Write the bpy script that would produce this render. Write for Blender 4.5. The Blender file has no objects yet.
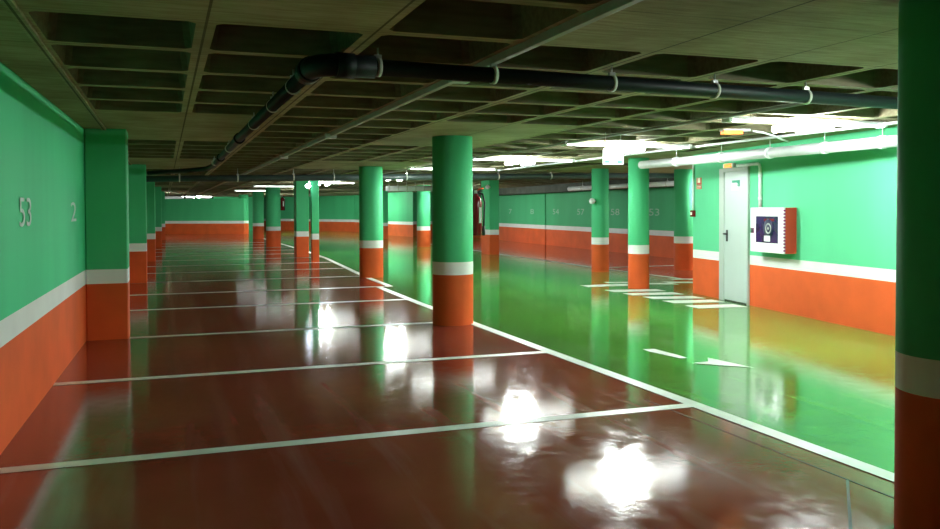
import bpy, bmesh, math, random
from mathutils import Vector, Matrix
random.seed(7)
scene = bpy.context.scene
COL = scene.collection
PI = math.pi
CEIL = 2.36

# ------------------------------------------------------------------ materials
def new_mat(name):
    m = bpy.data.materials.new(name); m.use_nodes = True
    nt = m.node_tree
    return m, nt, nt.nodes['Principled BSDF']

def paint(name, col, rough=0.5, var=0.12, scale=3.0, spec=0.4, bump=0.03, streak=False, metal=0.0):
    m, nt, b = new_mat(name)
    tc = nt.nodes.new('ShaderNodeTexCoord')
    mp = nt.nodes.new('ShaderNodeMapping')
    if streak: mp.inputs['Scale'].default_value = (1, 1, .18)
    n = nt.nodes.new('ShaderNodeTexNoise'); n.inputs['Scale'].default_value = scale; n.inputs['Detail'].default_value = 5
    r = nt.nodes.new('ShaderNodeValToRGB')
    r.color_ramp.elements[0].position = .3; r.color_ramp.elements[1].position = .7
    r.color_ramp.elements[0].color = (*[c*(1-var) for c in col], 1)
    r.color_ramp.elements[1].color = (*[min(1, c*(1+var)) for c in col], 1)
    L = nt.links.new
    L(tc.outputs['Object'], mp.inputs['Vector']); L(mp.outputs['Vector'], n.inputs['Vector'])
    L(n.outputs['Fac'], r.inputs['Fac']); L(r.outputs['Color'], b.inputs['Base Color'])
    if bump:
        n2 = nt.nodes.new('ShaderNodeTexNoise'); n2.inputs['Scale'].default_value = scale*22; n2.inputs['Detail'].default_value = 3
        bp = nt.nodes.new('ShaderNodeBump'); bp.inputs['Strength'].default_value = bump; bp.inputs['Distance'].default_value = .02
        L(tc.outputs['Object'], n2.inputs['Vector']); L(n2.outputs['Fac'], bp.inputs['Height']); L(bp.outputs['Normal'], b.inputs['Normal'])
    b.inputs['Roughness'].default_value = rough
    b.inputs['Specular IOR Level'].default_value = spec
    b.inputs['Metallic'].default_value = metal
    return m

def emit(name, col, s):
    m, nt, b = new_mat(name)
    b.inputs['Base Color'].default_value = (*col, 1)
    b.inputs['Emission Color'].default_value = (*col, 1)
    b.inputs['Emission Strength'].default_value = s
    return m

def concrete(name, k=1.0):
    m, nt, b = new_mat(name)
    L = nt.links.new; N = nt.nodes.new
    tc = N('ShaderNodeTexCoord')
    n1 = N('ShaderNodeTexNoise'); n1.inputs['Scale'].default_value = 1.1; n1.inputs['Detail'].default_value = 8; n1.inputs['Roughness'].default_value = .65
    mp = N('ShaderNodeMapping'); mp.inputs['Scale'].default_value = (.7, 6, 6)
    n2 = N('ShaderNodeTexNoise'); n2.inputs['Scale'].default_value = 5; n2.inputs['Detail'].default_value = 6
    r1 = N('ShaderNodeValToRGB')
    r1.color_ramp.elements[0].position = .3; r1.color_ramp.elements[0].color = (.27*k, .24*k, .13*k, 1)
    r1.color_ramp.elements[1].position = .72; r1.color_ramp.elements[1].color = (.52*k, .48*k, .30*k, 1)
    mx = N('ShaderNodeMix'); mx.data_type = 'RGBA'; mx.blend_type = 'MULTIPLY'; mx.inputs['Factor'].default_value = .55
    r2 = N('ShaderNodeValToRGB')
    r2.color_ramp.elements[0].position = .35; r2.color_ramp.elements[0].color = (.55, .52, .45, 1)
    r2.color_ramp.elements[1].position = .6; r2.color_ramp.elements[1].color = (1, 1, 1, 1)
    L(tc.outputs['Object'], n1.inputs['Vector']); L(tc.outputs['Object'], mp.inputs['Vector']); L(mp.outputs['Vector'], n2.inputs['Vector'])
    L(n1.outputs['Fac'], r1.inputs['Fac']); L(n2.outputs['Fac'], r2.inputs['Fac'])
    L(r1.outputs['Color'], mx.inputs['A']); L(r2.outputs['Color'], mx.inputs['B'])
    # formwork seams along the ribs, every 0.83 m
    sp = N('ShaderNodeSeparateXYZ'); L(tc.outputs['Object'], sp.inputs['Vector'])
    def seam(axis, off):
        a = N('ShaderNodeMath'); a.operation = 'SUBTRACT'; a.inputs[1].default_value = off; L(sp.outputs[axis], a.inputs[0])
        p = N('ShaderNodeMath'); p.operation = 'PINGPONG'; p.inputs[1].default_value = .415; L(a.outputs[0], p.inputs[0])
        g = N('ShaderNodeMath'); g.operation = 'LESS_THAN'; g.inputs[1].default_value = .007; L(p.outputs[0], g.inputs[0])
        return g
    gx = seam('X', .2); gy = seam('Y', 4.29)
    sm = N('ShaderNodeMath'); sm.operation = 'MULTIPLY'; sm.inputs[1].default_value = .75; L(gx.outputs[0], sm.inputs[0])
    sm2 = N('ShaderNodeMath'); sm2.operation = 'MULTIPLY'; sm2.inputs[1].default_value = .35; L(gy.outputs[0], sm2.inputs[0])
    mxx = N('ShaderNodeMath'); mxx.operation = 'MAXIMUM'; L(sm.outputs[0], mxx.inputs[0]); L(sm2.outputs[0], mxx.inputs[1])
    dk = N('ShaderNodeMix'); dk.data_type = 'RGBA'; dk.inputs['B'].default_value = (.02, .018, .01, 1)
    L(mxx.outputs[0], dk.inputs['Factor']); L(mx.outputs['Result'], dk.inputs['A'])
    L(dk.outputs['Result'], b.inputs['Base Color'])
    bp = N('ShaderNodeBump'); bp.inputs['Strength'].default_value = .25; bp.inputs['Distance'].default_value = .02
    L(n2.outputs['Fac'], bp.inputs['Height']); L(bp.outputs['Normal'], b.inputs['Normal'])
    b.inputs['Roughness'].default_value = .85; b.inputs['Specular IOR Level'].default_value = .2
    return m

def floor_mat(name, c0, c1, scuff):
    m, nt, b = new_mat(name)
    L = nt.links.new; N = nt.nodes.new
    tc = N('ShaderNodeTexCoord')
    n1 = N('ShaderNodeTexNoise'); n1.inputs['Scale'].default_value = .8; n1.inputs['Detail'].default_value = 7
    r1 = N('ShaderNodeValToRGB'); r1.color_ramp.elements[0].position = .3; r1.color_ramp.elements[1].position = .7
    r1.color_ramp.elements[0].color = (*c0, 1); r1.color_ramp.elements[1].color = (*c1, 1)
    # long tyre streaks
    mp = N('ShaderNodeMapping'); mp.inputs['Scale'].default_value = (2.6, .22, 1); mp.inputs['Rotation'].default_value = (0, 0, .5)
    n2 = N('ShaderNodeTexNoise'); n2.inputs['Scale'].default_value = 1.6; n2.inputs['Detail'].default_value = 6; n2.inputs['Distortion'].default_value = .5
    r2 = N('ShaderNodeValToRGB'); r2.color_ramp.elements[0].position = .52; r2.color_ramp.elements[1].position = .8
    r2.color_ramp.elements[0].color = (0, 0, 0, 1); r2.color_ramp.elements[1].color = (.3, .3, .3, 1)
    mx = N('ShaderNodeMix'); mx.data_type = 'RGBA'; mx.inputs['B'].default_value = (*scuff, 1)
    L(tc.outputs['Object'], n1.inputs['Vector']); L(tc.outputs['Object'], mp.inputs['Vector']); L(mp.outputs['Vector'], n2.inputs['Vector'])
    L(n1.outputs['Fac'], r1.inputs['Fac']); L(n2.outputs['Fac'], r2.inputs['Fac'])
    L(r2.outputs['Color'], mx.inputs['Factor']); L(r1.outputs['Color'], mx.inputs['A']); L(mx.outputs['Result'], b.inputs['Base Color'])
    # roughness: polished with fine wear
    n3 = N('ShaderNodeTexNoise'); n3.inputs['Scale'].default_value = 9; n3.inputs['Detail'].default_value = 8
    mr = N('ShaderNodeMapRange'); mr.inputs['From Min'].default_value = .35; mr.inputs['From Max'].default_value = .7
    mr.inputs['To Min'].default_value = .045; mr.inputs['To Max'].default_value = .13
    L(tc.outputs['Object'], n3.inputs['Vector']); L(n3.outputs['Fac'], mr.inputs['Value']); L(mr.outputs['Result'], b.inputs['Roughness'])
    n4 = N('ShaderNodeTexNoise'); n4.inputs['Scale'].default_value = 26; n4.inputs['Detail'].default_value = 6
    n5 = N('ShaderNodeTexNoise'); n5.inputs['Scale'].default_value = 1.6; n5.inputs['Detail'].default_value = 3
    n6 = N('ShaderNodeTexNoise'); n6.inputs['Scale'].default_value = 130; n6.inputs['Detail'].default_value = 4
    L(tc.outputs['Object'], n6.inputs['Vector'])
    b2 = N('ShaderNodeBump'); b2.inputs['Strength'].default_value = .07; b2.inputs['Distance'].default_value = .002
    L(n6.outputs['Fac'], b2.inputs['Height'])
    ad = N('ShaderNodeMath'); ad.operation = 'MULTIPLY_ADD'; ad.inputs[1].default_value = .8
    bp = N('ShaderNodeBump'); bp.inputs['Strength'].default_value = .04; bp.inputs['Distance'].default_value = .01
    L(tc.outputs['Object'], n4.inputs['Vector']); L(tc.outputs['Object'], n5.inputs['Vector'])
    L(n5.outputs['Fac'], ad.inputs[0]); L(n4.outputs['Fac'], ad.inputs[2]); L(ad.outputs[0], bp.inputs['Height']); L(b2.outputs['Normal'], bp.inputs['Normal']); L(bp.outputs['Normal'], b.inputs['Normal'])
    b.inputs['Specular IOR Level'].default_value = .4
    b.inputs['IOR'].default_value = 1.5
    return m

M = {}
M['green'] = paint('green wall paint', (.072, .47, .20), .65, .07, 1.6, spec=.12, streak=True)
M['left_green'] = paint('left lit green wall paint', (.075, .62, .28), .6, .06, 1.6, spec=.1, streak=True)  # same green made brighter: stronger light on the left wall put into the colour
M['left_orange'] = paint('left lit orange wall paint', (.80, .13, .035), .6, .09, 2.2, spec=.1)  # orange base raised likewise, the left wall's extra light is in the colour
M['bright_green'] = paint('right lit green wall paint', (.12, .58, .30), .65, .05, 1.6, spec=.12, streak=True)  # paler green copy, the glare on the right wall painted into its colour
M['white'] = paint('white band paint', (.78, .80, .78), .6, .04, 3, spec=.15)
M['orange'] = paint('orange wall paint', (.68, .11, .026), .6, .10, 2.2, spec=.15)
M['concrete'] = concrete('formwork concrete')
M['coffer'] = concrete('shaded coffer concrete', .42)  # darker copy of the concrete, shade inside the recesses put into the colour
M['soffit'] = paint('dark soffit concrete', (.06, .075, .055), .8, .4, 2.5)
M['red_floor'] = floor_mat('polished dark red floor', (.20, .034, .020), (.30, .060, .036), (.40, .27, .24))
M['green_floor'] = floor_mat('polished green floor', (.06, .22, .026), (.09, .30, .045), (.3, .42, .25))
M['line'] = paint('line paint', (.72, .80, .72), .3, .08, 8, bump=0)
M['joint'] = paint('dark joint', (.015, .008, .006), .6, .1, 8, bump=0)
M['black_pipe'] = paint('black pipe plastic', (.005, .010, .010), .5, .2, 6, spec=.25)
M['grey_pipe'] = paint('dark grey pipe plastic', (.05, .075, .07), .4, .15, 6)
M['steel'] = paint('galvanised steel', (.55, .56, .54), .35, .1, 12, metal=.7)
M['strap'] = paint('pale clamp strap', (.62, .63, .55), .45, .1, 12, bump=0)
M['duct'] = paint('grey white duct', (.50, .53, .52), .4, .06, 6, bump=0)
M['sign_lit'] = emit('lit sign face', (.95, 1, .98), .22)
M['teal'] = emit('lit teal', (.02, .55, .38), .1)
M['conduit'] = paint('light grey conduit', (.38, .40, .36), .45, .1, 10)
M['pvc'] = paint('white plastic', (.80, .82, .82), .4, .04, 6, bump=0)
M['door'] = paint('pale grey door enamel', (.46, .55, .52), .35, .03, 2, bump=.01)
M['frame'] = paint('door frame enamel', (.40, .47, .43), .4, .04, 3, bump=.01)
M['black'] = paint('black plastic', (.012, .012, .014), .4, .1, 8, bump=0)
M['red'] = paint('signal red enamel', (.48, .045, .02), .4, .06, 4, bump=.01)
M['dark_red'] = paint('extinguisher red', (.15, .005, .009), .25, .1, 6, bump=0)
M['sign_red'] = paint('sign red', (.62, .07, .03), .5, .05, 6, bump=0)
M['sign_cream'] = paint('sign cream', (.80, .78, .55), .5, .05, 6, bump=0)
M['sign_green'] = paint('sign green', (.0, .28, .15), .5, .05, 6, bump=0)
M['window'] = paint('dark tinted window', (.028, .016, .075), .12, .3, 4, spec=.6, bump=0)
M['hose'] = paint('dark hose', (.012, .018, .06), .5, .1, 9, bump=0)
M['rim'] = paint('purple plastic hinge', (.26, .02, .16), .45, .1, 9, bump=0)
M['faint'] = paint('faint stencil white', (.33, .58, .42), .6, .2, 14, bump=0)
M['stencil'] = paint('faded stencil white', (.55, .74, .64), .6, .2, 14, bump=0)
M['tube'] = emit('fluorescent tube glow', (.93, 1.0, .97), 56)
M['lens'] = emit('fluorescent lens glow', (.93, 1.0, .97), 7)
M['dim_lens'] = emit('dim lens glow', (.93, 1.0, .97), 2.2)
M['amber'] = emit('amber pilot glow', (1, .22, .015), .42)
M['lampglow'] = emit('round lamp glow', (.75, .85, 1), 5)
M['pale_wall'] = paint('pale grey wall paint', (.6, .66, .66), .6, .05, 2)

# ------------------------------------------------------------------ builders
class MB:
    def __init__(s): s.bm = bmesh.new(); s.mats = []
    def mi(s, m):
        if m is None: m = s.mats[0] if s.mats else None
        if m not in s.mats: s.mats.append(m)
        return s.mats.index(m)
    def poly(s, pts, m):
        vs = [s.bm.verts.new(p) for p in pts]
        f = s.bm.faces.new(vs); f.material_index = s.mi(m); return f
    def box(s, x0, x1, y0, y1, z0, z1, m, bevel=0, mtx=None):
        b2 = bmesh.new()
        bmesh.ops.create_cube(b2, size=1)
        bmesh.ops.scale(b2, vec=(abs(x1-x0), abs(y1-y0), abs(z1-z0)), verts=b2.verts)
        bmesh.ops.translate(b2, vec=((x0+x1)/2, (y0+y1)/2, (z0+z1)/2), verts=b2.verts)
        if bevel: bmesh.ops.bevel(b2, geom=list(b2.edges), offset=bevel, segments=2, affect='EDGES', profile=.6)
        s.merge(b2, m, mtx)
    def merge(s, b2, m, mtx=None, smooth=False):
        k = s.mi(m); mp = {}
        for v in b2.verts: mp[v] = s.bm.verts.new(mtx @ v.co if mtx else v.co)
        for f in b2.faces:
            g = s.bm.faces.new([mp[v] for v in f.verts]); g.material_index = k; g.smooth = smooth
        b2.free()
    def lathe(s, prof, m, seg=24, mtx=None, smooth=True):
        "prof: list of (r, z, material-or-None for the ring above)"
        rings = []
        for p in prof:
            r, z = p[0], p[1]
            if r < 1e-5: rings.append([s.bm.verts.new(mtx @ Vector((0, 0, z)) if mtx else (0, 0, z))])
            else:
                rg = []
                for i in range(seg):
                    a = 2*PI*i/seg; c = Vector((r*math.cos(a), r*math.sin(a), z))
                    rg.append(s.bm.verts.new(mtx @ c if mtx else c))
                rings.append(rg)
        for k in range(len(prof)-1):
            mm = prof[k][2] if len(prof[k]) > 2 else m
            mi = s.mi(mm); A, B = rings[k], rings[k+1]
            for i in range(seg):
                j = (i+1) % seg
                if len(A) == 1 and len(B) == 1: continue
                if len(A) == 1: f = s.bm.faces.new((A[0], B[j], B[i]))
                elif len(B) == 1: f = s.bm.faces.new((A[i], A[j], B[0]))
                else: f = s.bm.faces.new((A[i], A[j], B[j], B[i]))
                f.material_index = mi; f.smooth = smooth
    def tube(s, pts, r, m, seg=12, cap=True):
        pts = [Vector(p) for p in pts]; rings = []
        mi = s.mi(m); n = None
        for k, p in enumerate(pts):
            if k == 0: t = pts[1]-p
            elif k == len(pts)-1: t = p-pts[k-1]
            else: t = (pts[k+1]-p).normalized()+(p-pts[k-1]).normalized()
            t.normalize()
            if n is None: n = t.orthogonal().normalized()
            n = (n-t*n.dot(t)).normalized(); bb = t.cross(n)
            rings.append([s.bm.verts.new(p+n*r*math.cos(2*PI*i/seg)+bb*r*math.sin(2*PI*i/seg)) for i in range(seg)])
        for A, B in zip(rings, rings[1:]):
            for i in range(seg):
                j = (i+1) % seg
                f = s.bm.faces.new((A[i], A[j], B[j], B[i])); f.material_index = mi; f.smooth = True
        if cap:
            f = s.bm.faces.new(list(reversed(rings[0]))); f.material_index = mi
            f = s.bm.faces.new(rings[-1]); f.material_index = mi
    def build(s, name, parent=None, origin=None):
        me = bpy.data.meshes.new(name)
        bmesh.ops.recalc_face_normals(s.bm, faces=s.bm.faces)
        if origin: bmesh.ops.translate(s.bm, vec=[-c for c in origin], verts=s.bm.verts)
        s.bm.to_mesh(me); s.bm.free()
        for m in s.mats: me.materials.append(m)
        o = bpy.data.objects.new(name, me); COL.objects.link(o)
        if origin: o.location = origin
        if parent: o.parent = parent
        return o

def tag(o, label=None, cat=None, group=None, kind=None):
    if label: o['label'] = label
    if cat: o['category'] = cat
    if group: o['group'] = group
    if kind: o['kind'] = kind
    return o
def thing(name, label, cat, loc=(0, 0, 0), rz=0, group=None):
    o = bpy.data.objects.new(name, None); COL.objects.link(o)
    o.location = loc; o.rotation_euler = (0, 0, rz); o.empty_display_size = .1
    return tag(o, label, cat, group)
def struct(name, mb, label=None):
    o = mb.build(name); o['kind'] = 'structure'
    if label: o['label'] = label
    return o
def dup(root, loc, label, rz=None):
    r = root.copy(); COL.objects.link(r); r.location = loc; r['label'] = label
    if rz is not None: r.rotation_euler = (0, 0, rz)
    for ch in list(root.children):
        c = ch.copy(); COL.objects.link(c); c.parent = r
        for g in ch.children:
            d = g.copy(); COL.objects.link(d); d.parent = c
    return r

# ------------------------------------------------------------------ plan of the garage (metres)
LX = -.85                                            # left wall
RA, RB = Vector((8.47, 12.35, 0)), Vector((7.72, 7.42, 0))   # right wall: far corner, near point
RW = (RB-RA).normalized(); RN = Vector((RW.y, -RW.x, 0))     # along the wall towards the camera; out of the wall
RN = Vector((-.98862, .15040, 0))
RC = RA+RW*15.5
LANE = [(3.66, -3), (3.66, 15.1), (3.98, 15.1), (4.06, 18.9), (4.5, 25.3), (4.65, 36), (4.7, 53)]
FA, FB = (13.55, 12.35), (15.05, 44.3)               # far right wall
COLS = [  # x, y, r, label
 (3.247, 2.745, .25, 'dark round column at the right edge, in shadow, nearest of all'),
 (3.43, 10.21, .254, 'thick round column in the middle, with a fire extinguisher behind its right edge'),
 (4.15, 17.83, .25, 'round column next behind the central column, standing on the red and green boundary'),
 (3.99, 33.93, .28, 'far round column with the small red extinguisher showing at its right side'),
 (4.38, 43.45, .27, 'far round column, second from the end of the low wall'),
 (4.5, 53.1, .28, 'farthest round column, at the end of the low wall'),
 (8.1, 13.5, .186, 'thin bright round column standing on the zebra crossing bars'),
 (9.4, 17.35, .195, 'thin round column with a white round fitting on its left, beyond the crossing'),
 (11.5, 17.13, .23, 'shaded round column half hidden behind the corner of the door wall'),
 (9.4, 31.5, .26, 'pale round column partly hidden by the central column on its left side'),
]
PIERS = [(-.40, 10.3), (-.35, 18.1), (-.26, 25.55), (-.12, 35.1), (.01, 43.7)]

# ------------------------------------------------------------------ floor
fl = MB()
for a, b in zip(LANE, LANE[1:]):
    if a[1] == b[1]: continue
    fl.poly([(LX-.4, a[1], 0), (a[0], a[1], 0), (b[0], b[1], 0), (LX-.4, b[1], 0)], M['red_floor'])
fl.poly([(LX-.4, 53, 0), (4.7, 53, 0), (4.7, 66, 0), (LX-.4, 66, 0)], M['red_floor'])
def lane_x(y):
    for a, b in zip(LANE, LANE[1:]):
        if a[1] <= y <= b[1] and a[1] != b[1]: return a[0]+(b[0]-a[0])*(y-a[1])/(b[1]-a[1])
    return LANE[-1][0]
ys = [-3, 12.35, 14.6, 15.1, 15.1001, 18.9, 25.3, 36, 53, 66]
def right_x(y):
    if y <= 12.35: return RA.x+.2
    if y <= 14.6: return 8.67+(9.98-8.67)*(y-12.35)/2.25
    if y <= 25.3: return 9.98
    return 10.2
for y0, y1 in zip(ys, ys[1:]):
    l0, l1 = lane_x(y0), lane_x(y1)
    if y0 == 15.1001: l0 = 3.98
    fl.poly([(l0, y0, 0), (right_x(y0), y0, 0), (right_x(y1), y1, 0), (l1, y1, 0)], M['green_floor'])
    c = M['red_floor'] if y0 < 36 else M['green_floor']
    fl.poly([(right_x(y0), y0, 0), (16.5, y0, 0), (16.5, y1, 0), (right_x(y1), y1, 0)], c)
struct('floor', fl, 'polished garage floor, dark red bays and green driving lane')

# ------------------------------------------------------------------ walls
def strip_wall(mb, p, q, zs=(0, .63, .79, 2.5), mats=None, step=None):
    mats = mats or ('orange', 'white', 'green')
    for k in range(len(zs)-1):
        z0, z1 = zs[k], min(zs[k+1], 2.6)
        mb.poly([(p[0], p[1], z0), (q[0], q[1], z0), (q[0], q[1], z1), (p[0], p[1], z1)], M[mats[k]])
def block_wall(name, pts, label, zs=(0, .63, .79, 2.5), cap=None, mats=None):
    mb = MB()
    for p, q in zip(pts, pts[1:]): strip_wall(mb, p, q, zs, mats)
    if cap: mb.poly([(p[0], p[1], zs[-1]) for p in pts[:4]], M[cap])
    return struct(name, mb, label)
block_wall('wall_left', [(-1.12, -3), (-.835, 10.3), (LX, 18), (LX, 55.2)], 'long left wall, green over a white band and orange base', (0, .63, .79, 2.5), None, ('left_orange', 'white', 'left_green'))
block_wall('wall_right', [(RC.x, RC.y), (RA.x, RA.y), (FA[0]+.3, RA.y)], 'bright right wall with the door and hose cabinet', (0, .61, .75, 2.5), None, ('orange', 'white', 'bright_green'))
block_wall('wall_far_right', [(FA[0]-.1, RA.y), FB, (12.17, 44.3), (12.17, 42.7), (11.63, 46.0), (11.6, 54.6)], 'far right wall behind the numbered bays')
block_wall('wall_back', [(4.4, 66), (6.6, 64.2), (9.85, 58.32), (11.8, 54.46)], 'far end wall of the green lane')
# low wall at the end of the bays, with an open strip over it
lw = MB()
P, Q = (LX, 55.1), (4.45, 52.45)
for a, b in ((P, Q), (Q, (4.6, 52.7)), ((4.6, 52.7), (LX, 55.4))): strip_wall(lw, a, b, (0, .63, .79, 2.12))
lw.poly([(*P, 2.12), (*Q, 2.12), (4.6, 52.7, 2.12), (LX, 55.4, 2.12)], M['green'])
struct('wall_end', lw, 'low green wall closing the far end of the parking bays')
bw = MB()
bw.poly([(LX-.4, 61, 0), (2.95, 61, 0), (2.95, 61, 3), (LX-.4, 61, 3)], M['pale_wall'])
bw.poly([(2.95, 61, 0), (6, 61, 0), (6, 61, 3), (2.95, 61, 3)], M['green'])
struct('wall_beyond', bw, 'pale wall seen through the gap above the low end wall')
ps = MB()
for x, y in ((1.15, 54.9), (1.75, 54.6), (2.75, 54.1)):
    ps.box(x-.05, x+.05, y-.05, y+.05, 2.12, CEIL+.1, M['black'])
ps.box(LX, 2.75, 54.85, 54.93, 2.3, 2.34, M['black'])
tag(ps.build('post_frame'), 'dark posts and rail in the gap over the low end wall', 'frame')
# vertical joint in far right wall
jt = MB(); [jt.box(14.36, 14.5, 31.1, 31.19, za, zb, M[mm]) for za, zb, mm in ((0, .63, 'orange'), (.63, .79, 'white'), (.79, 2.06, 'green'))]; struct('trim_1', jt, 'vertical joint strip on the far right wall')

# ------------------------------------------------------------------ ceiling: waffle slab
cl = MB(); G = .83; D = .26
solid = [(c[0], c[1], 1.15, 1.72) for c in COLS[1:]]+[(3.25, 2.74, 1.6, 1.72)]+[(LX, p[1]-.1, 1.5, 1.72) for p in PIERS]+[(LX+.25, 2.5, 1.5, 1.72), (4.0, 26.0, 1.15, 1.72)]
def V(x, y, z): return (x, y, z)
for i in range(20):
    x0 = -.63+G*i; x1 = x0+G
    for j in range(80):
        y0 = 4.29-G*8+G*j; y1 = y0+G; cx, cy = (x0+x1)/2, (y0+y1)/2
        if any(abs(cx-a) < p and abs(cy-b) < q for a, b, p, q in solid):
            cl.poly([V(x0, y0, CEIL), V(x1, y0, CEIL), V(x1, y1, CEIL), V(x0, y1, CEIL)], M['concrete']); continue
        e = .048; c = .035
        def octo(ins, ch, z):
            a0, a1, b0, b1 = x0+ins, x1-ins, y0+ins, y1-ins
            return [V(a0+ch, b0, z), V(a1-ch, b0, z), V(a1, b0+ch, z), V(a1, b1-ch, z), V(a1-ch, b1, z), V(a0+ch, b1, z), V(a0, b1-ch, z), V(a0, b0+ch, z)]
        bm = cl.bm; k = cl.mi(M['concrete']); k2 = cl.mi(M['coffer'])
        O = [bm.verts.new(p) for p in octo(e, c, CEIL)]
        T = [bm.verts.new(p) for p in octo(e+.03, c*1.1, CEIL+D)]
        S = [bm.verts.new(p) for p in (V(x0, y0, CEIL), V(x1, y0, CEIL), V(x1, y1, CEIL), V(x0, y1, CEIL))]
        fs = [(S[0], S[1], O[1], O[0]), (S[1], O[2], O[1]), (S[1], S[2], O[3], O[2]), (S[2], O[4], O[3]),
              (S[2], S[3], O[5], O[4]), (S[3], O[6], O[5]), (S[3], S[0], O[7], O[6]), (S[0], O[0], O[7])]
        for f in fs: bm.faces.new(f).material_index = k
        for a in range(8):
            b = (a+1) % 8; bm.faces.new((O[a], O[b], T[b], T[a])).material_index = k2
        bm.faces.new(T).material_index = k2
cl.box(LX-.4, -.63, -3, 66, CEIL-.004, CEIL+.05, M['concrete'])
i0, i1 = RA+RN*.45-RW*.3, RC+RN*.45
cl.poly([(i0.x, i0.y, CEIL-.003), (i1.x, i1.y, CEIL-.003), (i1.x+2, i1.y, CEIL-.003), (i0.x+2, i0.y, CEIL-.003)], M['concrete'])
struct('ceiling', cl, 'bare concrete waffle slab ceiling with square coffers')
eb = MB(); eb.box(-.655, -.605, -3, 52, CEIL-.018, CEIL, M['concrete'], .004); struct('trim_2', eb, 'thin concrete nib along the left edge of the coffers')

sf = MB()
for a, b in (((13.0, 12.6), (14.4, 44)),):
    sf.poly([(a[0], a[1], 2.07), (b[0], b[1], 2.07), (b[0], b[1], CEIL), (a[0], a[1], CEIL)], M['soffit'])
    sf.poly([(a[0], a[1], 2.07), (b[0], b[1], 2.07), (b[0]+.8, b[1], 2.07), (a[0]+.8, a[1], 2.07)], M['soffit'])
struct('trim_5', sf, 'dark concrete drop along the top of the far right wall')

# ------------------------------------------------------------------ columns
for i, (x, y, r, lab) in enumerate(COLS):
    mb = MB(); dz = .025 if i == 0 else 0
    mb.lathe([(r+.004, 0, M['orange']), (r+.004, .63+dz, M['white']), (r+.004, .79+dz, M['green']), (r, CEIL, M['green']), (0, CEIL)], M['green'], 48)
    o = mb.build('round_column'); o.location = (x, y, 0)
    tag(o, lab, 'column', 'round painted columns', 'thing')
def wall_x(y): return -.835-(10.3-y)*.02143 if y < 10.3 else LX
def square_col(x0, x1, y0, y1, name, lab, group=None, cat='column', z1=CEIL):
    mb = MB(); b = .012
    pts = [(x0+b, y0), (x1-b, y0), (x1, y0+b), (x1, y1-b), (x1-b, y1), (x0+b, y1), (x0, y1-b), (x0, y0+b)]
    for k, (za, zb) in enumerate(((0, .63), (.63, .79), (.79, z1))):
        m = M[('orange', 'white', 'green')[k]]
        for p, q in zip(pts, pts[1:]+pts[:1]): mb.poly([(*p, za), (*q, za), (*q, zb), (*p, zb)], m)
    mb.poly([(*p, z1) for p in pts], M['green'])
    o = mb.build(name, origin=((x0+x1)/2, (y0+y1)/2, 0))
    return tag(o, lab, cat, group, 'thing')
lab = ['square pier on the left wall nearest the camera, shaded green front over orange',
       'second square pier along the left wall, just past the nearest one',
       'third pier along the left wall, narrow sliver beside the second one',
       'fourth pier along the left wall, thin and far away',
       'last pier along the left wall, by the low end wall']
for (x, y), l in zip(PIERS, lab): square_col((LX+.001 if y > 12 else -.834), x, y, y+.5, 'wall_pier', l, 'square piers of the left wall', 'pier')
square_col(3.74, 4.12, 26.0, 26.5, 'square_column', 'square column left of the thin post, with a dark left side')
square_col(3.77, 3.97, 23.3, 23.5, 'thin_post', 'thin square post just right of the far square column', None, 'post')
square_col(9.66, 9.99, 25.1, 25.85, 'square_column', 'square column right of the central one, in front of the numbered wall')
square_col(10.05, 10.3, 40.6, 41.0, 'thin_post', 'dark far post just right of the second column on the red and green boundary', None, 'post')

# ------------------------------------------------------------------ floor paint
def paint_poly(name, pts, lab, cat, group=None, z=.003):
    mb = MB(); mb.poly([(x, y, z) for x, y in pts], M['line'])
    o = mb.build(name); return tag(o, lab, cat, group)
words = ['first', 'second', 'third', 'fourth', 'fifth', 'sixth', 'seventh', 'eighth', 'ninth', 'tenth', 'eleventh', 'twelfth', 'thirteenth', 'fourteenth']
LY = [5.31, 7.81, 10.35, 13.18, 15.55, 18.15, 20.75, 23.25, 25.8, 28.3, 30.9, 33.4, 36.0, 38.6]
wallx = [LX]*14
wallx[2] = -.4
for k, y in enumerate(LY):
    xe = 3.70 if y < 15 else lane_x(y)
    x0 = wall_x(y)+.002 if k != 2 else -.39
    paint_poly('bay_line', [(x0, y-.058), (xe, y-.058), (xe, y+.058), (x0, y+.058)],
               '%s white bay line across the red floor, counting from the camera' % words[k], 'line', 'white bay lines')
def ribbon(pts, w, z=.005):
    pts = [Vector((*p, 0)) for p in pts]; Lf, Rt = [], []
    for i, p in enumerate(pts):
        t = (pts[min(i+1, len(pts)-1)]-pts[max(i-1, 0)]).normalized(); n = Vector((-t.y, t.x, 0))
        Lf.append(p+n*w/2); Rt.append(p-n*w/2)
    mb = MB()
    for i in range(len(pts)-1): mb.poly([(*Rt[i].xy, z), (*Rt[i+1].xy, z), (*Lf[i+1].xy, z), (*Lf[i].xy, z)], M['line'])
    return mb
o = ribbon([(3.66, -1), (3.66, 5.3), (3.65, 8), (3.66, 10), (3.67, 12.5), (3.74, 15.49)], .12).build('lane_line')
tag(o, 'long white line between the red bays and the green lane', 'line', None)
o = ribbon([(3.97, 15.5), (4.02, 17.3), (4.1, 18.9), (4.5, 25.3), (4.62, 30), (4.63, 36.5), (4.65, 44)], .12).build('lane_line')
tag(o, 'far white lane line, offset past the second boundary column', 'line', None)
o = ribbon([(10.0, 14.62), (9.9, 18.6), (10.0, 20.7), (10.02, 24.3), (10.2, 28), (10.4, 36)], .09).build('lane_line')
tag(o, 'thin white line edging the dark red bays at the far right', 'line', None)
o = ribbon([(9.95, 18.5), (13.6, 18.5)], .1).build('bay_line'); tag(o, 'pale bay line between the two thin columns on the far right', 'line', None)
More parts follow.
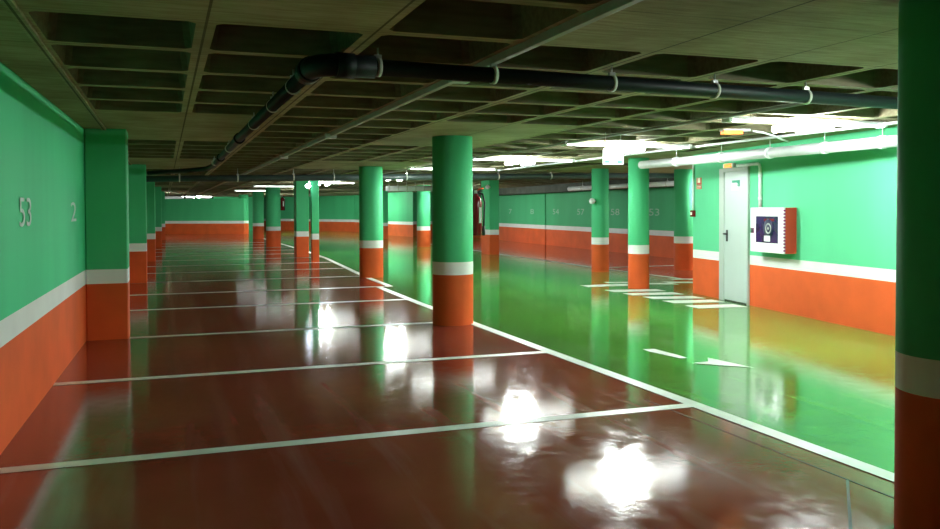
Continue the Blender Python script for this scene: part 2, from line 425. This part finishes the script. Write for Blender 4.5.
zc = thing('zebra_crossing', 'white zebra crossing bars by the corner of the door wall', 'crossing', (7.8, 12.3, 0))
for xa, ya, xb, yb, w in ((7.34, 14.2, 8.3, 14.15, .38), (7.32, 13.2, 8.26, 13.02, .38), (7.32, 12.57, 8.22, 12.42, .38), (7.33, 11.95, 8.17, 11.74, .38),
                       (7.30, 11.32, 8.12, 11.17, .38), (7.25, 10.62, 8.02, 10.5, .38),
                       (8.1, 14.75, 8.55, 14.6, .22), (8.65, 14.25, 9.2, 14.0, .3), (9.2, 14.35, 9.75, 14.12, .3), (9.7, 14.95, 10.3, 14.75, .25)):
    mb = MB(); cx, cy = 7.8, 12.3
    mb.poly([(xa-cx, ya-cy-w/2, .003), (xb-cx, yb-cy-w/2, .003), (xb-cx+.02, yb-cy+w/2, .003), (xa-cx+.02, ya-cy+w/2, .003)], M['line'])
    mb.build('stripe', zc)
paint_poly('floor_arrow', [(4.62, 6.75), (4.81, 6.765), (4.935, 6.95), (4.955, 6.77), (4.985, 6.55), (5.01, 6.36), (4.75, 6.61)],
           'white pointed arrow head painted on the green lane, nearer of two marks', 'arrow', None, .004)
paint_poly('floor_arrow', [(4.61, 7.60), (4.73, 7.58), (4.735, 7.4), (4.75, 7.2), (4.74, 7.0), (4.66, 7.0), (4.64, 7.15), (4.62, 7.3), (4.59, 7.45)],
           'curved white arrow mark painted on the green lane, left of the pointed one', 'arrow', None, .004)
tr = MB(); tr.box(3.405, 3.415, 1, 5.6, 0, .002, M['joint'])
struct('trim_3', tr, 'fine dark joint in the floor beside the white lane line')
tr = MB(); tr.poly([(3.40, 3.56, .002), (3.412, 3.55, .002), (2.71, 2.79, .002), (2.70, 2.80, .002)], M['joint'])
struct('trim_4', tr, 'fine dark cross joint in the floor near the close column')

# ------------------------------------------------------------------ stencilled numbers
def number(txt, loc, rz, w, h, lab, mat='stencil'):
    cu = bpy.data.curves.new('bay_number', 'FONT'); cu.body = txt; cu.size = 1; cu.align_x = 'CENTER'; cu.align_y = 'CENTER'
    o = bpy.data.objects.new('bay_number', cu); COL.objects.link(o)
    bpy.context.view_layer.update()
    dep = bpy.context.evaluated_depsgraph_get(); me = bpy.data.meshes.new_from_object(o.evaluated_get(dep))
    bpy.data.objects.remove(o)
    xs = [v.co.x for v in me.vertices]; ys_ = [v.co.y for v in me.vertices]
    sx = w/(max(xs)-min(xs)); sy = h/(max(ys_)-min(ys_)); mx = (max(xs)+min(xs))/2; my = (max(ys_)+min(ys_))/2
    for v in me.vertices: v.co = ((v.co.x-mx)*sx, (v.co.y-my)*sy, 0)
    me.materials.clear(); me.materials.append(M[mat])
    o = bpy.data.objects.new('bay_number', me); COL.objects.link(o)
    o.location = loc; o.rotation_euler = (PI/2, 0, rz)
    return tag(o, lab, 'number', 'white stencilled bay numbers')
number('53', (wall_x(6.58)+.007, 6.58, 1.44), PI/2-.0214, .46, .20, 'white stencilled number 53 on the left wall')
number('2', (wall_x(9.25)+.007, 9.25, 1.437), PI/2-.0214, .42, .19, 'faded stencilled number 2 on the left wall, beside the nearest pier')
fw = Vector((FB[0]-FA[0], FB[1]-FA[1], 0)).normalized(); fa = math.atan2(fw.x, fw.y)
def frx(y): return FA[0]-.1+(FB[0]-FA[0]+.1)*(y-12.35)/(FB[1]-12.35)
for y, t, l in ((35.3, '7', 'faint number 7 on the far right wall, just right of the square column'),
                (32.6, '8', 'faint number 8 on the far right wall, second from the square column'),
                (30.04, '54', 'pale number 54 on the far right wall, just past the wall joint'),
                (27.7, '57', 'pale number 57 on the far right wall, left of the thin column with the fitting'),
                (24.95, '58', 'pale number 58 on the far right wall, between two thin columns'),
                (22.35, '53', 'pale number 53 on the far right wall, right of the zebra crossing column')):
    number(t, (frx(y)-.006, y, 1.335), -PI/2-fa, .62 if len(t) == 2 else .4, .21, l, 'faint')

# ------------------------------------------------------------------ right wall furniture (local frame: x along wall towards camera, y out of wall)
RANG = math.atan2(RW.y, RW.x)
def on_wall(name, lab, cat, t, z=0, group=None):
    p = RA+RW*t; return thing(name, lab, cat, (p.x, p.y, z), RANG, group)
# in this frame +x runs along the wall to the camera; out of the wall is local -y
d = bpy.data.objects.new('door_1', None); COL.objects.link(d); p = RA+RW*1.43; d.location = (p.x, p.y, 0); d.rotation_euler = (0, 0, RANG)
tag(d, 'pale grey steel door in the right wall', None, None, 'structure')
mb = MB(); a, b = -.44, .45
mb.box(a, a+.15, -.035, .02, 0, 2.06, M['frame'], .006); mb.box(b-.035, b, -.035, .02, 0, 2.06, M['frame'], .006); mb.box(a, b, -.036, .02, 2.01, 2.07, M['frame'], .006)
mb.build('door_frame', d)
mb = MB(); mb.box(a+.15, b-.035, -.022, .01, .02, 2.01, M['door'], .004); leaf = mb.build('door_leaf', d)
mb = MB(); mb.box(a+.15, b-.035, -.012, .0, 0, .02, M['black']); mb.build('threshold', d)
mb = MB(); mb.box(-.225, -.175, -.03, -.02, .93, 1.11, M['black'], .004); mb.tube([(-.2, -.03, 1.05), (-.2, -.085, 1.05), (-.18, -.09, 1.05), (-.07, -.09, 1.05)], .013, M['black'])
hd = mb.build('handle', leaf)
sg = on_wall('door_sign', 'small green and white sign on the steel door', 'sign', 1.49, 1.8)
mb = MB(); mb.box(-.12, .09, -.026, -.023, -.08, .03, M['pvc']); mb.build('panel', sg)
mb = MB(); mb.box(-.10, .13, -.026, -.0225, .04, .075, M['sign_green']); mb.box(.05, .13, -.026, -.0225, -.02, .04, M['sign_green']); mb.build('emblem', sg)
# hose cabinet
hc = on_wall('fire_hose_cabinet', 'white fronted red fire hose cabinet on the right wall beside the door', 'cabinet', 2.67, .83)
w2 = .435; dp = .17; hh = .625
mb = MB(); mb.box(-w2, w2, -dp, -.001, 0, hh, M['red'], .006); mb.build('cabinet_body', hc)
mb = MB()
# door front as a frame around the window
wx0, wx1, wz0, wz1 = -.275, .285, .14, .50; yf = -dp-.02; yb = -dp
for (xa, xb, za, zb) in ((-w2, wx0, 0, hh), (wx1, w2, 0, hh), (wx0, wx1, 0, wz0), (wx0, wx1, wz1, hh)): mb.box(xa, xb, yf, yb, za, zb, M['pvc'])
fd = mb.build('front_door', hc)
mb = MB(); mb.box(wx0-.005, wx1+.005, yf-.004, yf+.012, wz0-.005, wz1+.005, M['window'], .003); wn = mb.build('window_pane', fd)
rx = Matrix.Translation((.06, yf-.006, .335)) @ Matrix.Rotation(PI/2, 4, 'X')
mb = MB(); mb.lathe([(.0, 0), (.13, 0), (.13, .004), (0, .004)], M['hose'], 28, rx)
mb.build('hose_reel', hc)
mb = MB(); mb.lathe([(.055, .004), (.055, .008), (.075, .008), (.075, .004)], M['conduit'], 24, rx)
mb.lathe([(.0, .004), (.02, .004), (.02, .008), (0, .008)], M['conduit'], 16, rx); mb.build('reel_hub', hc)
mb = MB(); mb.box(-.045, .105, yf-.014, yf-.008, .155, .235, M['pvc']); mb.build('instruction_card', hc)
mb = MB(); mb.box(-.06, .2, yf-.008, yf-.003, .435, .47, M['dark_red']); mb.build('warning_strip', hc)
mb = MB(); mb.box(-w2+.02, -w2+.09, yf-.012, yf, .27, .33, M['black'], .004); mb.box(-w2+.012, -w2+.098, yf-.005, yf, .262, .338, M['rim']); mb.build('latch', fd)
mb = MB()
for k in range(13): mb.box(w2-.012, w2+.012, yf-.004, yf+.02, .03+k*.045, .056+k*.045, M['rim'], .004)
mb.build('hinge', hc)
# conduit to the cabinet
wc = on_wall('wall_conduit', 'white pipe dropping to the top of the fire hose cabinet', 'pipe', 1.55, 0)
mb = MB(); mb.tube([(0, -.03, 2.095), (.6, -.03, 2.09), (.645, -.03, 2.075), (.665, -.03, 2.03), (.667, -.03, 1.457)], .022, M['pvc'], 14); mb.build('pipe', wc)
for z in (1.9, 1.56):
    mb = MB(); mb.tube([(.667, -.03, z), (.667, -.03, z+.05)], .028, M['pvc'], 14); mb.build('collar', wc)
# corner conduit with alarm button
cc = on_wall('corner_conduit', 'thin white conduit down the corner of the right wall', 'pipe', .045, 0)
mb = MB(); mb.tube([(0, -.02, 2.3), (0, -.02, 1.42)], .016, M['pvc'], 10); mb.build('pipe', cc)
ab = on_wall('alarm_button', 'small red alarm call point at the foot of the corner conduit', 'alarm', .05, 1.36)
mb = MB(); mb.box(-.05, .05, -.055, -.001, -.055, .055, M['dark_red'], .006); mb.build('housing', ab)
mb = MB(); mb.box(-.025, .025, -.06, -.054, -.025, .025, M['pvc']); mb.build('glass_pane', ab)
fs = on_wall('fire_sign', 'small red and cream fire sign left of the door', 'sign', .23, 1.79)
mb = MB(); mb.box(-.09, .09, -.006, -.001, .05, .17, M['sign_red']); mb.build('pictogram_plate', fs)
mb = MB(); mb.box(-.045, .045, -.009, -.005, .085, .165, M['sign_cream']); mb.build('flame_symbol', fs)
mb = MB(); mb.box(-.09, .09, -.006, -.001, -.02, .04, M['sign_red']); mb.box(-.07, .07, -.008, -.005, -.005, .003, M['sign_cream']); mb.box(-.07, .07, -.008, -.005, .018, .026, M['sign_cream']); mb.build('text_plate', fs)
# amber emergency lamps
el = on_wall('emergency_light', 'amber lit emergency lamp above the steel door', 'lamp', 1.3, 2.105, 'emergency lamps')
mb = MB(); mb.box(-.16, .16, -.05, -.001, -.03, .035, M['pvc'], .006); mb.build('housing', el)
mb = MB(); mb.box(-.11, .11, -.056, -.048, -.028, .03, M['amber']); mb.build('lens', el)
el2 = thing('emergency_light', 'amber lit emergency lamp on the ceiling in front of the door', 'lamp', (6.15, 8.2, CEIL), -.25, 'emergency lamps')
mb = MB(); mb.box(-.13, .2, -.05, .06, -.03, 0, M['duct'], .006); mb.build('housing', el2)
mb = MB(); mb.box(-.12, .1, -.07, .05, -.062, -.02, M['amber']); mb.build('lens', el2)
mb = MB(); mb.tube([(6.37, 8.12, 2.335), (6.5, 8.1, 2.32), (6.75, 8.22, 2.30), (7.0, 8.4, 2.28), (7.2, 8.5, 2.26)], .012, M['pvc'], 8)
tag(mb.build('lamp_cable'), 'thin white cable curving away from the ceiling emergency lamp', 'cable')

# ------------------------------------------------------------------ exit sign hanging from the ceiling
es = thing('exit_sign', 'white hanging sign with green marks in front of the ceiling light', 'sign', (5.05, 9.0, CEIL), -.33)
mb = MB(); mb.box(-.125, .125, -.012, .012, -.385, -.215, M['sign_lit'], .004); mb.build('panel', es)
mb = MB(); mb.box(-.1, -.045, -.0145, -.011, -.362, -.345, M['teal']); mb.build('left_mark', es)
mb = MB(); mb.box(.05, .105, -.0145, -.011, -.365, -.345, M['teal']); mb.build('right_mark', es)
for hx in (-.09, .09):
    mb = MB(); mb.tube([(hx, 0, -.215), (hx, 0, 0)], .005, M['steel'], 8); mb.build('hanger', es)

# ------------------------------------------------------------------ luminaires
def luminaire(lab, tubes=True):
    t = thing('ceiling_light', lab, 'light', (0, 0, 0), 0, 'strip lights over the lane')
    mb = MB(); mb.box(-.98, .98, -.05, .05, -.035, 0, M['pvc'], .008)
    mb.build('housing', t)
    mb = MB(); mb.box(-.94, .94, -.042, .042, -.05, -.034, M['lens' if tubes else 'dim_lens'], .008); mb.build('lens', t)
    if tubes:
        for x in (-.21, .09):
            mb = MB(); mb.tube([(x, -.24, -.088), (x, .24, -.088)], .036, M['tube'], 12); mb.build('tube', t)
    for x in (-1.0, .96):
        mb = MB(); mb.box(x, x+.05, -.06, .06, -.06, 0, M['pvc'], .008); mb.build('end_cap', t)
    return t
ZL = CEIL-.001
lights = [
 (6.22, 7.07, 1, 'bright ceiling strip light nearest the right wall, beside the dark column'),
 (5.85, 3.4, 1, 'ceiling strip light beside the close dark column'),
 (6.07, 10.4, 1, 'bright ceiling strip light behind the hanging sign'),
 (6.03, 14.0, 1, 'ceiling strip light just right of the central column'),
 (5.93, 17.65, 1, 'ceiling strip light partly hidden behind the top of the central column'),
 (5.98, 22.6, 1, 'small far strip light between the second column and the central column'),
 (4.94, 27.9, 1, 'far strip light just right of the thin post, lower of two'),
 (4.9, 24.6, 0, 'far strip light just right of the thin post, upper of two'),
 (4.1, 32.4, 0, 'distant strip light between the far square column and a round column'),
 (4.0, 40, 0, 'most distant strip light, beyond the round columns'),
 (2.0, 58.0, 1, 'strip light beyond the low end wall'),
 (10.4, 45.0, 2, 'added unseen strip light at the far end of the green lane, hidden by the second column'),  # added lamp, kept out of sight, brightens the far walls
 (10.05, 30.0, 2, 'added unseen strip light over the lane behind the central column'),  # added behind the column to light the far walls unseen
 (11.3, 33.7, 2, 'added unseen strip light farther over the lane behind the central column'),  # second added lamp hidden there for the same walls
 (5.87, 49.5, 2, 'added unseen strip light at the end of the lane behind the column with the small extinguisher'),  # added out of view to light the low end wall and back wall
 (7.83, 52.0, 2, 'added unseen strip light at the far end of the lane behind the square column'),  # added unseen lamp lifting the dark back wall
 (5.7, 38.0, 2, 'added unseen strip light over the lane farther back behind the square column'),  # another added lamp for the back wall, concealed by the column
 (-.3, 47.5, 2, 'added unseen strip light behind the last pier of the left wall'),  # added behind the piers to brighten the low end wall
 (12.6, 16.6, 1, 'added unseen strip light over the numbered bays, hidden by the door wall')]  # added unseen lamp brightening the numbered wall
L0 = luminaire(lights[0][3]); L0.location = (lights[0][0], lights[0][1], ZL); L1 = None
for x, y, tb, l in lights[1:]:
    z = ZL
    if tb: dup(L0, (x, y, z), l, PI/2 if tb == 2 else None)
    elif L1 is None: L1 = luminaire(l, False); L1.location = (x, y, z)
    else: dup(L1, (x, y, z), l)
# round lamp on the thin post
rl = thing('round_lamp', 'small glowing round lamp at the top of the thin post', 'lamp', (3.66, 23.2, 2.09))
mb = MB(); mb.lathe([(0, -.06), (.05, -.045), (.08, 0), (.05, .045), (0, .06)], M['lampglow'], 16); mb.build('globe', rl)
mb = MB(); mb.tube([(.0, 0, 0), (.12, .12, 0)], .02, M['steel'], 8); mb.build('bracket', rl)

# ------------------------------------------------------------------ pipes and trays under the ceiling
dpz = 2.25
dr = thing('drain_pipe', 'black drain pipe crossing the ceiling from a bend on the left to the dark column', 'pipe', (0, 0, 0))
mb = MB(); mb.tube([(1.06, 4.70, dpz), (2.9, 4.84, dpz), (5.5, 5.06, dpz)], .046, M['black_pipe'], 20); mb.build('cross_run', dr)
mb = MB(); mb.tube([(.79, 4.95, dpz-.0), (.79, 9.8, dpz), (.83, 16.2, dpz), (.75, 16.9, dpz-.02), (.5, 17.4, dpz-.03), (-.3, 18.35, dpz-.05)], .046, M['black_pipe'], 18); mb.build('long_run', dr)
mb = MB()
arc = [(.79, 5.0, dpz), (.79, 4.85, dpz)]+[(.79+.13*(1-math.cos(a)), 4.85-.15*math.sin(a), dpz) for a in (.4, .8, 1.2, 1.57)]+[(1.12, 4.703, dpz)]
mb.tube(arc, .064, M['black_pipe'], 20)
mb.tube([(.79, 4.86, dpz), (.79, 5.02, dpz)], .072, M['black_pipe'], 20); mb.tube([(.9, 4.695, dpz), (1.0, 4.70, dpz)], .07, M['black_pipe'], 20)
mb.build('elbow', dr)
for y in (9.8, 13.5):
    mb = MB(); mb.tube([(.79+(y-9)*.005, y, dpz), (.79+(y-9)*.005, y+.18, dpz)], .062, M['black_pipe'], 18); mb.build('coupling', dr)
def clamp(parent, p, ax, r, top, w=.025):
    "ring and hanger rod"
    mb = MB(); ax = Vector(ax).normalized(); p = Vector(p)
    mb.tube([p-ax*w/2, p+ax*w/2], r+.007, M['strap'], 20)
    mb.tube([p+Vector((0, 0, r)), Vector((p.x, p.y, top))], .006, M['steel'], 8)
    mb.box(p.x-.02, p.x+.02, p.y-.012, p.y+.012, p.z+r, p.z+r+.025, M['steel'])
    mb.build('pipe_clamp', parent)
for x, y in ((1.14, 4.706), (1.86, 4.76), (2.70, 4.83), (3.53, 4.90), (4.36, 4.97)): clamp(dr, (x, y, dpz), (1, .08, 0), .046, CEIL)
for y in (5.6, 6.7, 8.2, 11.5, 15): clamp(dr, (.795, y, dpz), (0, 1, 0), .046, CEIL)

gp = thing('cross_pipe', 'dark grey drain pipe crossing under the ceiling behind the second column', 'pipe', (0, 0, 0))
def gz(x): return 2.11+.0155*(x+.3)
mb = MB(); mb.tube([(-.5, 19.14, gz(-.5)), (4, 19.14, gz(4)), (12.6, 19.14, gz(12.6))], .07, M['grey_pipe'], 20); mb.build('pipe', gp)
for x in (.3, 1.5, 2.7, 3.6, 5.3, 6.4, 7.6, 9.0): clamp(gp, (x, 19.14, gz(x)), (1, 0, 0), .07, CEIL)

# small conduit with boxes along a rib
ct = thing('ceiling_conduit', 'thin grey conduit with junction boxes running along a ceiling rib', 'conduit', (0, 0, 0))
mb = MB(); mb.box(1.845, 1.885, 1.0, 26, CEIL-.045, CEIL, M['conduit'], .004); mb.build('trunking', ct)
for y in (5.33, 10.0, 14.2):
    mb = MB(); mb.box(1.81-.02, 1.92, y, y+.09, CEIL-.07, CEIL-.012, M['steel'], .006); mb.build('junction_box', ct)
c2 = thing('ceiling_conduit', 'light conduit running beside the long black drain pipe', 'conduit', (0, 0, 0))
mb = MB(); mb.tube([(.925, 4.9, CEIL-.02), (.94, 16, CEIL-.02)], .014, M['conduit'], 10); mb.build('pipe', c2)
for x, y0, y1, l in ((5.07, 5.5, 30, 'thin conduit linking the left ends of the strip lights'), (7.14, 5.9, 18, 'thin white conduit linking the right ends of the strip lights')):
    mb = MB(); mb.tube([(x, y0, CEIL-.03), (x, y1, CEIL-.03)], .017, M['conduit' if x < 6 else 'pvc'], 10)
    tag(mb.build('light_conduit'), l, 'conduit')

# white duct along the right wall
du = thing('white_duct', 'white round duct with clamps along the top of the right wall', 'duct', (0, 0, 0))
mb = MB(); mb.tube([(7.25, 12.0, 2.15), (7.25, 5.9, 2.15)], .064, M['duct'], 22); mb.build('pipe', du)
for y in (11.0, 9.9, 8.9, 7.95, 7.1): 
    mb = MB(); mb.tube([(7.25, y-.03, 2.15), (7.25, y+.03, 2.15)], .072, M['pvc'], 22)
    mb.tube([(7.25, y, 2.2), (7.25, y, CEIL-.005)], .006, M['steel'], 8); mb.build('pipe_clamp', du)
du2 = thing('white_duct', 'far white ribbed duct under the ceiling left of the central column', 'duct', (0, 0, 0))
mb = MB(); mb.tube([(6.9, 27.44, 2.14), (8.6, 27.44, 2.14)], .085, M['pvc'], 18); mb.build('pipe', du2)
for k in range(6): clamp(du2, (7.0+k*.3, 27.44, 2.14), (1, 0, 0), .087, CEIL, .03)
du3 = thing('white_duct', 'pale duct high on the far right wall behind the thin columns', 'duct', (0, 0, 0))
mb = MB(); mb.tube([(12.9, 26, 2.12), (12.9, 19.5, 2.12)], .07, M['pvc'], 16); mb.build('pipe', du3)
for y in (25, 22, 20): clamp(du3, (12.9, y, 2.12), (0, 1, 0), .07, CEIL)

# ------------------------------------------------------------------ fire extinguishers and small fittings
def extinguisher(lab, loc, rz):
    t = thing('fire_extinguisher', lab, 'extinguisher', loc, rz, 'fire extinguishers')
    mb = MB(); mb.lathe([(0, 0), (.07, 0), (.082, .012), (.082, .43), (.075, .47), (.045, .505), (.026, .515), (.026, .54), (0, .54)], M['dark_red'], 24); mb.build('cylinder', t)
    mb = MB(); mb.box(-.02, .02, -.02, .02, .53, .58, M['steel'], .004); mb.tube([(0, 0, .565), (.06, 0, .60), (.10, 0, .605)], .01, M['sign_red'], 8); mb.tube([(0, 0, .555), (.09, 0, .57)], .008, M['black'], 8); mb.build('valve', t)
    mb = MB(); mb.tube([(.02, 0, .55), (.09, -.03, .53), (.115, -.05, .42), (.105, -.06, .25), (.1, -.06, .12)], .012, M['black'], 10); mb.tube([(.1, -.06, .12), (.1, -.06, .0)], .02, M['black'], 10); mb.build('hose', t)
    mb = MB(); mb.box(.035, .072, -.07, -.03, .16, .36, M['pvc']); mb.build('instruction_label', t)
    mb = MB(); mb.tube([(-.06, -.03, .38), (-.077, -.045, .38)], .03, M['steel']); mb.build('bracket', t)
    return t
e1 = extinguisher('dark red fire extinguisher hung on the back right of the central column', (3.768, 10.28, 1.11), -.34)
e2 = dup(e1, (4.355, 34.01, 1.42), 'small red fire extinguisher on the right side of a far round column', -.34)
mb = MB(); mb.box(3.69, 3.715, 10.25, 10.4, 2.02, 2.2, M['pvc'], .003); tag(mb.build('column_sign'), 'white sign seen edge on near the top of the central column', 'sign')
def fitting(loc, lab):
    t = thing('wall_fitting', lab, 'fitting', loc, 0, 'small white round fittings')
    mb = MB(); mb.lathe([(0, -.07), (.05, -.055), (.07, 0), (.05, .055), (0, .07)], M['pvc'], 16); mb.build('globe', t)
    mb = MB(); mb.tube([(0, 0, 0), (.10, .02, 0)], .025, M['steel'], 8); mb.build('bracket', t)
    return t
f1 = fitting((9.14, 17.25, 1.62), 'white round fitting on the left side of the thin column beyond the crossing')
dup(f1, (9.6, 25.1, 2.14), 'white round fitting near the top of the square column right of centre')

# ------------------------------------------------------------------ camera
F = 850.; W, Hh = 940., 529.; pitch = math.radians(1.2); roll = math.radians(.2); yaw = math.atan((470-165)/F)
cam = bpy.data.cameras.new('camera'); co = bpy.data.objects.new('camera', cam); COL.objects.link(co)
cam.sensor_fit = 'HORIZONTAL'; cam.sensor_width = 36; cam.lens = 36*F/W
cy = 209+F*math.tan(pitch)
cam.shift_y = -(264.5-cy)/W
f0 = Vector((math.sin(yaw), math.cos(yaw), 0)); r0 = Vector((math.cos(yaw), -math.sin(yaw), 0)); u0 = Vector((0, 0, 1))
fwd = f0*math.cos(pitch)-u0*math.sin(pitch); up = u0*math.cos(pitch)+f0*math.sin(pitch)
r = r0*math.cos(roll)-up*math.sin(roll); u = up*math.cos(roll)+r0*math.sin(roll)
mt = Matrix((r, u, -fwd)).transposed().to_4x4(); mt.translation = (0, 0, 1.45)
co.matrix_world = mt; cam.clip_start = .05
scene.camera = co

# ------------------------------------------------------------------ world and view
w = bpy.data.worlds.new('world'); scene.world = w; w.use_nodes = True
w.node_tree.nodes['Background'].inputs[0].default_value = (.5, .6, .55, 1); w.node_tree.nodes['Background'].inputs[1].default_value = .006
scene.view_settings.view_transform = 'Standard'; scene.view_settings.look = 'None'; scene.view_settings.exposure = 2.42
scene.cycles.use_denoising = True
scene.cycles.max_bounces = 10; scene.cycles.diffuse_bounces = 6; scene.cycles.glossy_bounces = 4
scene.cycles.sample_clamp_indirect = 8
